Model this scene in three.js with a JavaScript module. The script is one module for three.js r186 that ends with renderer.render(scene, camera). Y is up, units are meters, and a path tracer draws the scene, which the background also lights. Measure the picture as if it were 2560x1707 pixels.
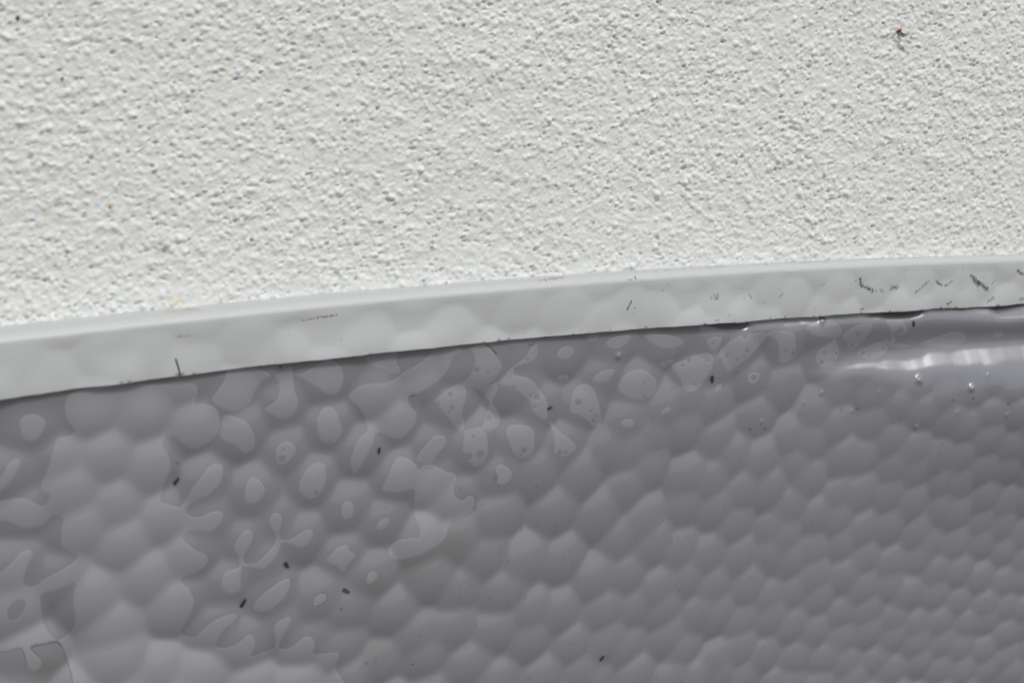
import * as THREE from 'three';
import { mergeGeometries } from 'three/addons/utils/BufferGeometryUtils.js';

// ---------------------------------------------------------------- camera, sky, sun, exposure
const scene = new THREE.Scene();
const camera = new THREE.PerspectiveCamera(2 * Math.atan(Math.tan(13.5 * Math.PI / 180) * 682 / 1024) * 180 / Math.PI, 1024 / 682, 0.05, 60);
const YAW = 27 * Math.PI / 180, PITCH = 9.5 * Math.PI / 180;
const FWD = new THREE.Vector3(Math.sin(YAW) * Math.cos(PITCH), -Math.sin(PITCH), -Math.cos(YAW) * Math.cos(PITCH));
camera.position.copy(FWD).multiplyScalar(-1);
camera.lookAt(0, 0, 0);
camera.focus = 1.03;
camera.userData.fStop = 10;
const renderer = new THREE.WebGLRenderer({ antialias: true });
renderer.toneMapping = THREE.LinearToneMapping;
renderer.toneMappingExposure = 1.0;
renderer.shadowMap.enabled = true;

const SUN_DIR = new THREE.Vector3(0.22, 0.74, 0.62).normalize();
{ // hazy bright sky, pale ground below the horizon
  const w = 256, h = 128, d = new Float32Array(w * h * 4);
  for (let j = 0; j < h; j++) for (let i = 0; i < w; i++) {
    const el = ((j + 0.5) / h - 0.5) * Math.PI, az = ((i + 0.5) / w - 0.5) * 2 * Math.PI;
    const x = Math.cos(el) * Math.cos(az), y = Math.sin(el), z = Math.cos(el) * Math.sin(az);
    let L, r = 0.94, g = 0.98, b = 1.04;
    if (y > 0) {
      const c = x * SUN_DIR.x + y * SUN_DIR.y + z * SUN_DIR.z;
      L = 0.98 * (1 + 1.5 * y) / 2.0 + 1.5 * Math.exp((c - 1) / 0.03);
    } else { L = 0.22; r = 1.0; g = 0.98; b = 0.95; }
    d.set([L * r, L * g, L * b, 1], 4 * (j * w + i));
  }
  const t = new THREE.DataTexture(d, w, h, THREE.RGBAFormat, THREE.FloatType);
  t.mapping = THREE.EquirectangularReflectionMapping;
  t.magFilter = t.minFilter = THREE.LinearFilter;
  t.needsUpdate = true;
  scene.background = t; scene.environment = t;
}
const sun = new THREE.DirectionalLight(0xfffaf4, 1.35);
sun.position.copy(SUN_DIR).multiplyScalar(3);
sun.castShadow = true;
sun.shadow.radius = 20;
sun.shadow.mapSize.set(4096, 4096);
Object.assign(sun.shadow.camera, { left: -1, right: 1, top: 1, bottom: -1, near: 0.5, far: 6 });
scene.add(sun, sun.target);

// ---------------------------------------------------------------- helpers
function rng(seed) { let a = seed >>> 0; return () => { a = (a + 0x6D2B79F5) | 0; let t = Math.imul(a ^ (a >>> 15), 1 | a); t = (t + Math.imul(t ^ (t >>> 7), 61 | t)) ^ t; return ((t ^ (t >>> 14)) >>> 0) / 4294967296; }; }
const hash = (i, j, s) => { let h = Math.imul(i, 374761393) + Math.imul(j, 668265263) + Math.imul(s, 1442695041); h = Math.imul(h ^ (h >>> 13), 1274126177); return ((h ^ (h >>> 16)) >>> 0) / 4294967296; };
function noise(x, y, s = 1) {
  const i = Math.floor(x), j = Math.floor(y), u = x - i, v = y - j, a = u * u * (3 - 2 * u), b = v * v * (3 - 2 * v);
  const p = hash(i, j, s), q = hash(i + 1, j, s), r = hash(i, j + 1, s), t = hash(i + 1, j + 1, s);
  return (p + (q - p) * a) * (1 - b) + (r + (t - r) * a) * b;
}
const fbm = (x, y, s, n = 4) => { let f = 0, a = 0.5; for (let k = 0; k < n; k++) { f += a * (noise(x, y, s + k) - 0.5); x = x * 2.03 + 7.1; y = y * 2.03 + 3.7; a *= 0.5; } return f; };
const clamp = (x, a, b) => Math.min(b, Math.max(a, x));
const smooth = (a, b, x) => { const t = clamp((x - a) / (b - a), 0, 1); return t * t * (3 - 2 * t); };
const gauss = (x, s) => Math.exp(-x * x / (2 * s * s));
function geo(pos, idx, col, uv) {
  const g = new THREE.BufferGeometry();
  g.setAttribute('position', new THREE.BufferAttribute(pos, 3));
  g.setIndex(new THREE.BufferAttribute(idx, 1));
  if (col) g.setAttribute('color', new THREE.BufferAttribute(col, 3));
  if (uv) g.setAttribute('uv', new THREE.BufferAttribute(uv, 2));
  g.computeVertexNormals();
  return g;
}
function mesh(name, g, m, parent) {
  const o = new THREE.Mesh(g, m); o.name = name; o.castShadow = o.receiveShadow = true;
  (parent ?? scene).add(o); return o;
}
function tag(o, label, category, group) { o.userData.label = label; o.userData.category = category; if (group) o.userData.group = group; return o; }
function gridIndex(nx, ny) {
  const idx = new Uint32Array((nx - 1) * (ny - 1) * 6); let k = 0;
  for (let j = 0; j < ny - 1; j++) for (let i = 0; i < nx - 1; i++) {
    const a = j * nx + i, b = a + 1, c = a + nx, e = c + 1;
    idx[k++] = a; idx[k++] = b; idx[k++] = e; idx[k++] = a; idx[k++] = e; idx[k++] = c;
  }
  return idx;
}
// a line of coordinates that is fine between a and b and widens to the far ends (mm)
function axis(lo, a, b, hi, step) {
  const v = []; const n = Math.round((b - a) / step);
  for (let i = 0; i <= n; i++) v.push(a + (b - a) * i / n);
  for (let s = step * 1.6, x = a; x > lo;) { x = Math.max(lo, x - s); v.unshift(x); s *= 1.6; }
  for (let s = step * 1.6, x = b; x < hi;) { x = Math.min(hi, x + s); v.push(x); s *= 1.6; }
  return v;
}

// ---------------------------------------------------------------- rough plaster wall (all lengths below in mm, written out in metres)
{
  const X0 = -262, X1 = 326, Y0 = 14, Y1 = 182, ST = 0.4;
  const nx = Math.round((X1 - X0) / ST) + 1, ny = Math.round((Y1 - Y0) / ST) + 1;
  let h = new Float32Array(nx * ny);
  const tint = new Float32Array(nx * ny * 3).fill(1);
  for (let j = 0; j < ny; j++) for (let i = 0; i < nx; i++) {
    const x = X0 + i * ST, y = Y0 + j * ST;
    h[j * nx + i] = 1.1 * fbm(x / 26, y / 22, 11, 3) + 1.0 * fbm((x + 0.5 * y) / 6.5, (y - 0.25 * x) / 3.6, 23, 3) + 0.42 * fbm(x / 1.7, y / 1.4, 37, 2);
  }
  const R = rng(77);
  const splat = (x, y, r, a, asp, th) => {
    const c = Math.cos(th), s = Math.sin(th), rr = r * Math.max(1, asp);
    const i0 = Math.max(0, Math.floor((x - rr - X0) / ST)), i1 = Math.min(nx - 1, Math.ceil((x + rr - X0) / ST));
    const j0 = Math.max(0, Math.floor((y - rr - Y0) / ST)), j1 = Math.min(ny - 1, Math.ceil((y + rr - Y0) / ST));
    const ci = clamp(Math.round((x - X0) / ST), 0, nx - 1), cj = clamp(Math.round((y - Y0) / ST), 0, ny - 1);
    const base = h[cj * nx + ci];
    for (let j = j0; j <= j1; j++) for (let i = i0; i <= i1; i++) {
      const dx = X0 + i * ST - x, dy = Y0 + j * ST - y, p = (dx * c + dy * s) / asp, q = -dx * s + dy * c;
      const t = (p * p + q * q) / (r * r);
      if (t < 1) {
        const k = j * nx + i, dome = a * Math.pow(1 - t, 0.62);
        h[k] = a > 0 ? Math.max(h[k], Math.min(h[k], base) + dome) : h[k] + dome;
      }
    }
  };
  for (let n = 0; n < 56000; n++) {              // sand grains under the paint
    const x = X0 + R() * (X1 - X0), y = Y0 + R() * (Y1 - Y0);
    const dens = 0.48 + 1.15 * fbm(x / 30 + 5, y / 24, 51, 3) + 0.4 * fbm(x / 9, y / 8, 57, 2);
    const u = R(), v = R(), w = R(), q = R();
    if (q > dens + 0.15) continue;
    const big = Math.pow(u, 3.2), r = 0.48 + 1.0 * big + 0.2 * v;
    splat(x, y, r, r * (0.27 + 0.38 * w * w), 1 + 0.5 * v * v, R() * Math.PI);
  }
  const pits = [];
  for (let n = 0; n < 2700; n++) {               // pits and short gaps under the grains, some with dirt in them
    const x = X0 + R() * (X1 - X0), y = Y0 + R() * (Y1 - Y0), r = 0.45 + 0.4 * R(), clump = noise(x / 22, y / 18, 97);
    if (clump < 0.42 && R() < 0.7) continue;
    splat(x, y, r, -(0.5 + 0.9 * R()), 1.2 + 1.5 * R(), (R() - 0.5) * 0.8);
    if (R() < 0.35) pits.push([x, y, r]);
  }
  for (let n = 0; n < 46; n++) {                 // short trowel scratches between the grains
    let x = X0 + R() * (X1 - X0), y = Y0 + R() * (Y1 - Y0); const th = -0.9 + (R() - 0.5) * 0.9, L = 6 + 10 * R();
    for (let s = 0; s < L; s += 0.7) splat(x + s * Math.cos(th), y + s * Math.sin(th), 0.75, -0.22, 1, 0);
  }
  const hs = new Float32Array(h.length);         // paint rounds everything off a little
  for (let j = 0; j < ny; j++) for (let i = 0; i < nx; i++) {
    let s = 0, w = 0;
    for (let b = -1; b <= 1; b++) for (let a = -1; a <= 1; a++) {
      const ii = i + a, jj = j + b; if (ii < 0 || jj < 0 || ii >= nx || jj >= ny) continue;
      const k = (a ? 1 : 2.4) * (b ? 1 : 2.4); s += k * h[jj * nx + ii]; w += k;
    }
    hs[j * nx + i] = s / w;
  }
  const stain = (x, y, r, c, amt) => {
    for (let j = Math.max(0, Math.floor((y - 2.5 * r - Y0) / ST)); j <= Math.min(ny - 1, (y + 2.5 * r - Y0) / ST); j++)
      for (let i = Math.max(0, Math.floor((x - 2.5 * r - X0) / ST)); i <= Math.min(nx - 1, (x + 2.5 * r - X0) / ST); i++) {
        const d = Math.hypot(X0 + i * ST - x, Y0 + j * ST - y) / r, f = amt * Math.exp(-d * d) * (0.55 + 0.9 * noise(i * 0.9, j * 0.9, 5)), k = 3 * (j * nx + i);
        for (let e = 0; e < 3; e++) tint[k + e] *= 1 - f * (1 - c[e]);
      }
  };
  for (const [x, y, r] of pits) stain(x, y - 0.1, r * 0.9, [0.42, 0.40, 0.36], 0.4 + 0.5 * R());
  for (let n = 0; n < 110; n++) stain(X0 + R() * (X1 - X0), Y0 + R() * (Y1 - Y0), 0.4 + 0.4 * R(), [0.30, 0.28, 0.24], 0.5 + 0.5 * R());
  for (let n = 0; n < 70; n++) stain(X0 + R() * (X1 - X0), Y0 + R() * (Y1 - Y0), 0.9 + 0.8 * R(), [0.98, 0.80, 0.70], 0.25 + 0.35 * R());
  for (let n = 0; n < 60; n++) stain(X0 + R() * (X1 - X0), Y0 + R() * (Y1 - Y0), 1.0 + 1.2 * R(), [0.93, 0.90, 0.70], 0.25 + 0.3 * R());
  for (let n = 0; n < 46; n++) {                 // soot caught in the cracks that run down the middle
    const t = n / 45; stain(-36 + 5 * Math.sin(n * 1.7) - 4 * t, 140 - 100 * t, 0.55 + 0.4 * R(), [0.42, 0.38, 0.32], 0.55 * R());
  }
  stain(-190.7, 72.7, 1.3, [0.75, 0.50, 0.26], 0.75);
  stain(-167.5, 52.4, 1.5, [0.25, 0.22, 0.12], 0.8);
  stain(-170, 52.8, 1.1, [0.5, 0.45, 0.22], 0.7);
  stain(-163, 30, 2.6, [0.95, 0.78, 0.55], 0.6);
  for (let n = 0; n < 40; n++) stain(217 + n * 0.16 + 3 * R(), 136 - n * 0.14 + 2.2 * (R() - 0.5), 0.6, [0.32, 0.32, 0.33], 0.5 * R());
  const xs = axis(-900, X0, X1, 1000, ST), ys = axis(-700, Y0, Y1, 700, ST);
  const ox = xs.indexOf(X0), oy = ys.indexOf(Y0), NX = xs.length, NY = ys.length;
  const pos = new Float32Array(NX * NY * 3), col = new Float32Array(NX * NY * 3);
  for (let j = 0; j < NY; j++) for (let i = 0; i < NX; i++) {
    const k = j * NX + i, gi = clamp(i - ox, 0, nx - 1), gj = clamp(j - oy, 0, ny - 1), s = gj * nx + gi;
    const inside = i >= ox && i < ox + nx && j >= oy && j < oy + ny;
    const fade = ys[j] < 30 ? smooth(10, 26, ys[j]) : 1;
    pos[3 * k] = xs[i] / 1000; pos[3 * k + 1] = ys[j] / 1000;
    pos[3 * k + 2] = (inside ? hs[s] - 0.5 : 1.2 * fbm(xs[i] / 26, ys[j] / 22, 11, 3)) / 1000;
    const warm = 1 + 0.05 * fbm(xs[i] / 60, ys[j] / 50, 91, 3);
    for (let e = 0; e < 3; e++) col[3 * k + e] = (inside ? tint[3 * s + e] : 1) * warm;
  }
  const m = new THREE.MeshStandardMaterial({ color: new THREE.Color().setRGB(0.732, 0.738, 0.712), vertexColors: true, roughness: 0.92 });
  const wall = mesh('plaster_wall', geo(pos, gridIndex(NX, NY), col), m);
  tag(wall, 'off-white painted wall with rough grainy plaster above the white strip', 'wall');
  // a few coarse grains that lost their paint
  const gm = (r, g, b) => new THREE.MeshStandardMaterial({ color: new THREE.Color().setRGB(r, g, b), roughness: 0.85 });
  const pebble = new THREE.IcosahedronGeometry(1, 2);
  const pp = pebble.attributes.position;
  for (let i = 0; i < pp.count; i++) { const f = 0.8 + 0.4 * noise(pp.getX(i) * 1.7 + 9, pp.getY(i) * 1.7 + pp.getZ(i) * 2.1, 3); pp.setXYZ(i, pp.getX(i) * f, pp.getY(i) * f, pp.getZ(i) * f); }
  pebble.computeVertexNormals();
  for (const [x, y, r, c, l] of [[-227.1, 151.4, 0.8, gm(0.10, 0.035, 0.015), 'dark rust brown grain'], [-209.5, 126.5, 0.65, gm(0.30, 0.18, 0.11), 'brown grain'], [-190.7, 72.7, 0.8, gm(0.58, 0.40, 0.25), 'pale orange grain']]) {
    const gi = clamp(Math.round((x - X0) / ST), 0, nx - 1), gj = clamp(Math.round((y - Y0) / ST), 0, ny - 1);
    const o = mesh('bare_grain', pebble, c, wall); o.scale.set(r, r * 1.1, r * 0.8).multiplyScalar(0.001);
    o.position.set(x / 1000, y / 1000, (hs[gj * nx + gi] - 0.5 + 0.35) / 1000); o.userData.label = l;
  }
  // wisp of dirt with an orange bud at the upper right
  const D = new THREE.Group(); D.name = 'plant_debris';
  const bx = 218.0, by = 141.5, hz = (x, y) => hs[clamp(Math.round((y - Y0) / ST), 0, ny - 1) * nx + clamp(Math.round((x - X0) / ST), 0, nx - 1)] - 0.5;
  D.position.set(bx / 1000, by / 1000, hz(bx, by) / 1000); scene.add(D);
  tag(D, 'tiny dark wisp of dirt with an orange bud caught on the wall, upper right', 'debris');
  const bud = mesh('bud', pebble, gm(0.66, 0.27, 0.16), D); bud.scale.set(0.0011, 0.0008, 0.0008); bud.position.set(0.0012, 0.0012, 0.0012);
  const fib = [];
  for (let k = 0; k < 9; k++) {
    const p = []; let x = 0.6 - 1.4 * R(), y = 0.8 - R(), th = -0.9 + (R() - 0.5) * 1.6;
    for (let s = 0; s < 6; s++) { p.push(new THREE.Vector3(x, y, hz(bx + x, by + y) - hz(bx, by) + 0.35 + 0.25 * R()).multiplyScalar(0.001)); th += (R() - 0.5) * 0.9; x += 1.5 * Math.cos(th) * R() * 1.5; y += 1.3 * Math.sin(th); }
    fib.push(new THREE.TubeGeometry(new THREE.CatmullRomCurve3(p), 14, 0.00007 + 0.0001 * R(), 5));
  }
  mesh('fibre', mergeGeometries(fib), gm(0.16, 0.155, 0.14), D);
}

// ---------------------------------------------------------------- the grey film: one height field used by film, patches, strip and insects
const BX = [];
const stripBottom = x => 3.80 - 0.0004 * x - 7.78e-5 * x * x + 5.8e-8 * x * x * x + 1.3 * fbm(x / 20, 3.3, 71, 2) + 0.35 * fbm(x / 5, 1.1, 73, 2);
const stripTop = x => 29.80 + 0.0045 * x - 7.55e-5 * x * x - 1.65e-8 * x * x * x;
const FAR = 2038, SHRINK = 0.0105;                  // the bubbles get smaller towards the right
function cellPlace(x, y) {
  const yy = y - 0.0010 * Math.max(0, -100 - y) ** 2, r = Math.hypot(FAR - x, yy), c0 = -Math.log(r / FAR) / SHRINK, c1 = Math.atan2(yy, FAR - x) / SHRINK;
  const f = smooth(-40, 170, x), ca = 0.83, sa = 0.56;
  return [(c0 * ca + c1 * sa) * (0.92 + 0.10 * f) + 0.25 * fbm(x / 60, y / 60, 5, 2), (-c0 * sa + c1 * ca) * (1.06 + 0.14 * f) + 0.25 * fbm(x / 60, y / 60, 9, 2)];
}
const CRESTS = [                                   // bubbles whose crests can be made out (mm on the sheet)
  '-233 -15, -207 -10, -185 -14, -161 -22, -141 -27, -145 -10, -121 -16, -100 -6, -100 -28, -76 -15, -65 -29, -120 -38, -243 -34, -222 -30',
  '-201 -31, -182 -37, -158 -47, -135 -54, -108 -52, -84 -41, -49 -43, -65 -55, -48 -59, -219 -44, -198 -52, -237 -51, -177 -61, -157 -64',
  '-125 -67, -114 -77, -91 -66, -74 -75, -51 -71, -215 -61, -195 -70, -165 -78, -140 -75, -132 -86, -93 -88, -54 -87, -243 -74, -224 -80',
  '-185 -86, -148 -93, -128 -101, -106 -106, -80 -99, -210 -91, -172 -99, -243 -90, -200 -106, -182 -109, -153 -111, -123 -116, -91 -113, -142 -121',
  '-111 -125, -163 -119, -237 -113, -2 -45, 21 -50, 33 -31, 62 -24, 56 -42, 77 -38, -27 -45, -40 -25, -18 -34, 7 -30, 8 -61',
  '31 -65, 56 -74, 46 -54, -12 -60, 17 -81, 42 -85, 65 -92, -21 -7, 0 -7, 21 -5, 76 -4, 49 -2, 42 -18, -54 -14',
  '21 -17, 95 -21, 121 -13, 147 -12, 171 -6, 191 -11, 175 -19, 204 -19, 129 -27, 217 -10, 251 -18, 146 -33, 181 -37, 132 -46',
];
const BUCKET = new Map();
{
  const put = (u, v, w) => { const k = Math.floor(u) * 4096 + Math.floor(v); if (!BUCKET.has(k)) BUCKET.set(k, []); BUCKET.get(k).push([u, v, w]); };
  const seenAt = CRESTS.flatMap(t => t.split(',').map(p => p.trim().split(' ').map(Number))).map(([x, y]) => cellPlace(x, y))
    .filter(([u, v], n, all) => all.every(([a, b], m) => m >= n || Math.hypot(a - u, b - v) > 0.62));
  seenAt.forEach(([u, v], n) => put(u, v, 0.10 * (hash(n, 7, 2) - 0.5)));
  for (let j = -30; j <= 30; j++) for (let i = -30; i <= 30; i++) {
    const u = i + ((j & 1) ? 0.5 : 0) + 0.50 * (hash(i, j, 3) - 0.5), v = j * 0.866 + 0.44 * (hash(i, j, 4) - 0.5);
    if (seenAt.every(([a, b]) => Math.hypot(a - u, b - v) > 0.6)) put(u, v, 0.12 * (hash(i, j, 6) - 0.5));
  }
}
function bubbles(x, y) {                          // bubble pattern pressing through, 0 at the crests, negative in the creases
  const [u, v] = cellPlace(x, y), iu = Math.floor(u), iv = Math.floor(v); let sum = 1e-6;
  for (let a = iu - 2; a <= iu + 2; a++) for (let b = iv - 2; b <= iv + 2; b++) {
    const list = BUCKET.get(a * 4096 + b);
    if (list) for (const [cu, cv, w] of list) sum += Math.exp(-13 * ((u - cu) ** 2 + (v - cv) ** 2 - w));
  }
  return Math.log(sum) / 13;
}
const PIMPLE = [[228.4, -35.4, 1.5], [229.8, -36.8, 0.8], [259.9, -41.9, 1.6], [297.9, -45.8, 1.6], [170.6, -37.8, 0.9], [134, -49, 0.8], [227.9, -60.1, 1.0], [50.3, -9.0, 1.3], [169.5, -0.9, 1.2], [190, -49, 0.8], [252, -54, 0.7], [214, -56, 0.6], [283, -58, 0.8], [271, -36, 0.6], [160, -42, 0.6], [205, -40, 0.6], [120, -22, 0.6]];
const erfStep = t => 1 / (1 + Math.exp(-1.7 * t));
const AMP = 4.9;
function filmZ(x, y) {                            // mm
  const d = stripBottom(x) - y;
  let z = 14 - 0.03 * x;
  const b = bubbles(x, y), wr = smooth(150, 196, x), wf = smooth(95, 150, x);
  z += AMP * (b + 0.12) * (0.5 + 0.5 * smooth(2, 22, d) + 0.75 * smooth(90, -120, x) * smooth(0, 20, d)) * (1 - 0.8 * wr * (1 - smooth(32, 50, d))) * (1 - 0.2 * smooth(60, 160, x));

  z += 0.7 * fbm(x / 45, y / 40, 41, 2);
  // tucked under the strip, with long folds that catch the sun at the right
  const dd = d - 28 + 0.034 * (x - 197) + 0.4 * Math.sin(x / 6.1) + 0.5 * Math.sin(x / 15 + 2);
  const A = 3.9 + 0.125 * Math.max(0, x - 185) * smooth(185, 215, x);
  z += wr * (A * (erfStep((dd - 0.06 * (A - 3.9)) / (A / 1.52)) - 0.9 * smooth(45, 130, d)) - 3.2 * smooth(1, 22, d) * (1 - smooth(45, 130, d)));
  const A2 = 2.0 + 0.0003 * Math.max(0, x - 180) ** 2;
  z += wf * A2 * (erfStep((d - 3.4 + 1.2 * fbm(x / 14, 4.2, 63, 2)) / (A2 / 1.5)) - smooth(7, 22, d));
  z -= 3.2 * gauss(d + 1, 4) * smooth(0.3, 0.8, noise(x / 17, 5, 67)) * smooth(60, 130, x);
  for (const [px, py, r] of PIMPLE) { const q = ((x - px) ** 2 + (y - py) ** 2) / (r * r); if (q < 9) z += 1.1 * r * Math.exp(-q); }
  return z;
}
const STAINS = [
  { path: ['-257.3 -108.9, -250.0 -109.2, -246.3 -108.7, -241.6 -107.9, -240.4 -109.0, -239.5 -112.0, -239.0 -115.6'], w: 0.65, c: '#d2bd9c' },
  { path: ['-232.6 -115.6, -234.3 -112.5, -237.2 -108.7, -236.3 -107.9, -231.3 -108.0, -225.4 -108.1, -223.2 -110.4, -221.4 -115.1, -219.8 -121.8, -219.3 -129.0'], w: 0.65, c: '#d2bd9c' },
  { path: ['-236.7 -108.2, -231.3 -107.9, -225.7 -108.1, -223.5 -110.0'], w: 0.6, c: '#b79c74' },
  { path: ['-39.5 -4.1, -41.7 -8.3, -45.8 -12.0, -51.4 -15.2, -59.6 -18.3'], w: 0.5, c: '#8f8072' },
  { path: ['-40.6 -7.0, -44.0 -11.1, -49.2 -13.7, -53.7 -16.7'], w: 0.5, c: '#94867a' },
  { path: ['-20.6 2.1, -17.6 0.2, -15.3 -2.7'], w: 0.7, c: '#b59a72' },
  { path: ['1.3 -0.0, 4.8 0.7'], w: 0.5, c: '#b59a72' },
  { path: ['-109.3 -106.8, -107.0 -103.9, -104.2 -103.2, -102.3 -104.5, -103.4 -107.3, -106.7 -109.0, -109.2 -108.6, -109.3 -106.8'], w: 0.45, c: '#a58a70' },
];
const BLOTS = [
  [-39.9, -89.3, 10.00, '#f0e6d6', 0.6],
  [-49.8, -96.4, 9.00, '#f0e4d4', 0.6],
  [-80.9, -103.2, 9.00, '#efe8d8', 0.6],
  [-31.5, -70.2, 7.00, '#ecdac6', 0.6],
  [-58.8, -100.7, 10.00, '#ecead8', 0.6],
  [-125.2, -94.4, 10.00, '#efecdc', 0.6],
  [-77.6, -133.3, 11.00, '#efe9d8', 0.6],
  [-42.0, -58.0, 12.00, '#f1e9de', 0.6],
  [-231.8, -119.3, 9.00, '#f2ecd8', 0.6],
  [-170.3, -37.3, 0.65, '#141210', 1.00],
  [-122.3, 0.8, 0.80, '#141210', 1.00],
  [-53.5, -20.7, 0.45, '#1c1a1a', 1.00],
  [-59.3, -144.0, 0.75, '#8a5a1e', 1.00],
  [-83.1, -139.7, 0.60, '#8a5a1e', 1.00],
  [-78.3, -139.4, 0.50, '#6a4a1e', 1.00],
  [-78.8, -137.6, 0.35, '#6a4a1e', 0.80],
  [-82.9, -141.2, 0.50, '#ffffff', 0.50],
  [5.6, -67.5, 0.70, '#9a7038', 0.80],
  [-95.4, -112.1, 0.90, '#9a7038', 0.80],
  [-16.1, -60.9, 2.40, '#c9b285', 0.50],
  [-13.4, -60.9, 1.80, '#c9b285', 0.50],
  [-2.5, -47.8, 1.40, '#cdbb9a', 0.50],
  [-26.1, -74.4, 2.20, '#c9b8a0', 0.40],
  [-34.5, -63.7, 2.00, '#c9b8a8', 0.40],
  [14.3, -30.6, 2.20, '#c2ba98', 0.50],
  [-75.5, -41.4, 2.00, '#c2ba98', 0.45],
  [103.7, -24.5, 1.80, '#c8bc98', 0.40],
  [-170.1, -41.7, 4.00, '#d8d8cc', 0.50],
  [-46.4, -96.7, 0.30, '#202020', 0.80],
  [-48.7, -97.9, 0.30, '#202020', 0.80],
  [-45.6, -99.0, 0.30, '#202020', 0.80],
  [-43.4, -98.3, 0.30, '#202020', 0.80],
  [127.3, -52.4, 1.10, '#77777a', 0.75],
  [136.6, -53.0, 1.10, '#77777a', 0.75],
  [183.1, -47.8, 1.10, '#77777a', 0.75],
  [193.3, -48.1, 1.10, '#77777a', 0.75],
  [248.7, -47.5, 1.10, '#77777a', 0.75],
  [261.3, -47.5, 1.10, '#77777a', 0.75],
  [283.7, -52.0, 1.10, '#77777a', 0.75],
  [299.4, -52.3, 1.10, '#77777a', 0.75],
];
const SCUFFS = [   // x, y, length, angle, half width, colour, strokes
  [-105.5, 21.4, 15, 0.10, 0.25, '#6d4842', 70], [-99, 21.8, 8, 0.08, 0.2, '#6d4842', 40], [-167.6, 18.3, 7, 0.06, 0.2, '#807874', 22], 
  [54.6, 15.3, 5.2, 1.05, 0.25, '#2b2c30', 60], [57.5, 14.2, 1.2, 0, 0.3, '#55565a', 10], [56, 27.5, 4, 0.05, 0.2, '#4a4b4f', 14], [58.5, 27.5, 1.6, 1.5, 0.15, '#3c3d42', 12], [103, 16.2, 5, 0.15, 1.2, '#47484c', 70],
  [124.8, 14.9, 4, -1.0, 0.4, '#5b5c60', 22], [141.7, 13.3, 5, 0.7, 0.4, '#5b5c60', 26], [167.6, 17.8, 3, 0.1, 0.4, '#6b6c70', 14], [192, 17.2, 5, -1.25, 0.8, '#2f3034', 110], [196.5, 13.8, 7, -0.45, 0.9, '#36373b', 120], [203, 12.4, 7, -0.1, 0.7, '#55565a', 50],
  [213, 13.1, 6, 0.1, 1.0, '#3c3d42', 90], [229.8, 11.6, 9, 0.55, 0.5, '#4a4b4f', 60], [234, 14, 5, 0.6, 0.3, '#6b6c70', 20], [243, 13.2, 6, -0.55, 0.6, '#3c3d42', 80], [248.5, 12.6, 6, 0.4, 0.5, '#4a4b4f', 50],
  [266, 13.5, 8, -0.75, 1.1, '#2a2b2f', 200], [271.5, 10.2, 9, -0.6, 1.0, '#2a2b2f', 220], [279, 11.6, 6, 0.5, 0.3, '#6b6c70', 26], [296.9, 15.5, 5, -0.5, 0.8, '#2f3034', 90],
  [248.9, 2.6, 4, 0.3, 0.6, '#45464a', 50], [276.7, 2.2, 5, 0.4, 0.7, '#3a3b3f', 70], [300, 1.6, 6, 0.2, 0.6, '#3a3b3f', 60], [193, 3.4, 2.5, 0, 0.4, '#45464a', 24], [104, 5.0, 3, 0, 0.4, '#45464a', 20],
  [15, 30.4, 16, 0.05, 0.4, '#7a4038', 90], [-163, 28.6, 14, 0.02, 0.8, '#c9b9a0', 150],
];
const INSECT_LABELS = [
  'dark insect lying slantwise beside the big pale patch, below the black nick in the strip',
  'small dark insect on the grey sheet beside the forked pale patch left of centre',
  'brownish insect in a faint yellow stain at a curved patch tip, near the centre',
  'dark insect with legs spread, right of centre beside the large spotted pale patch',
  'upright dark insect close under the white strip near the bright streak at the right',
  'dark insect just below the thin three-armed pale patch at lower left',
  'dark insect tilted downward right, right of the long slanting pale patch in the lower part',
  'dark insect at the left end of the long slanting pale patch near the lower edge',
  'thin brown insect alone on the plain dented sheet near the bottom edge, right of centre',
];
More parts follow.
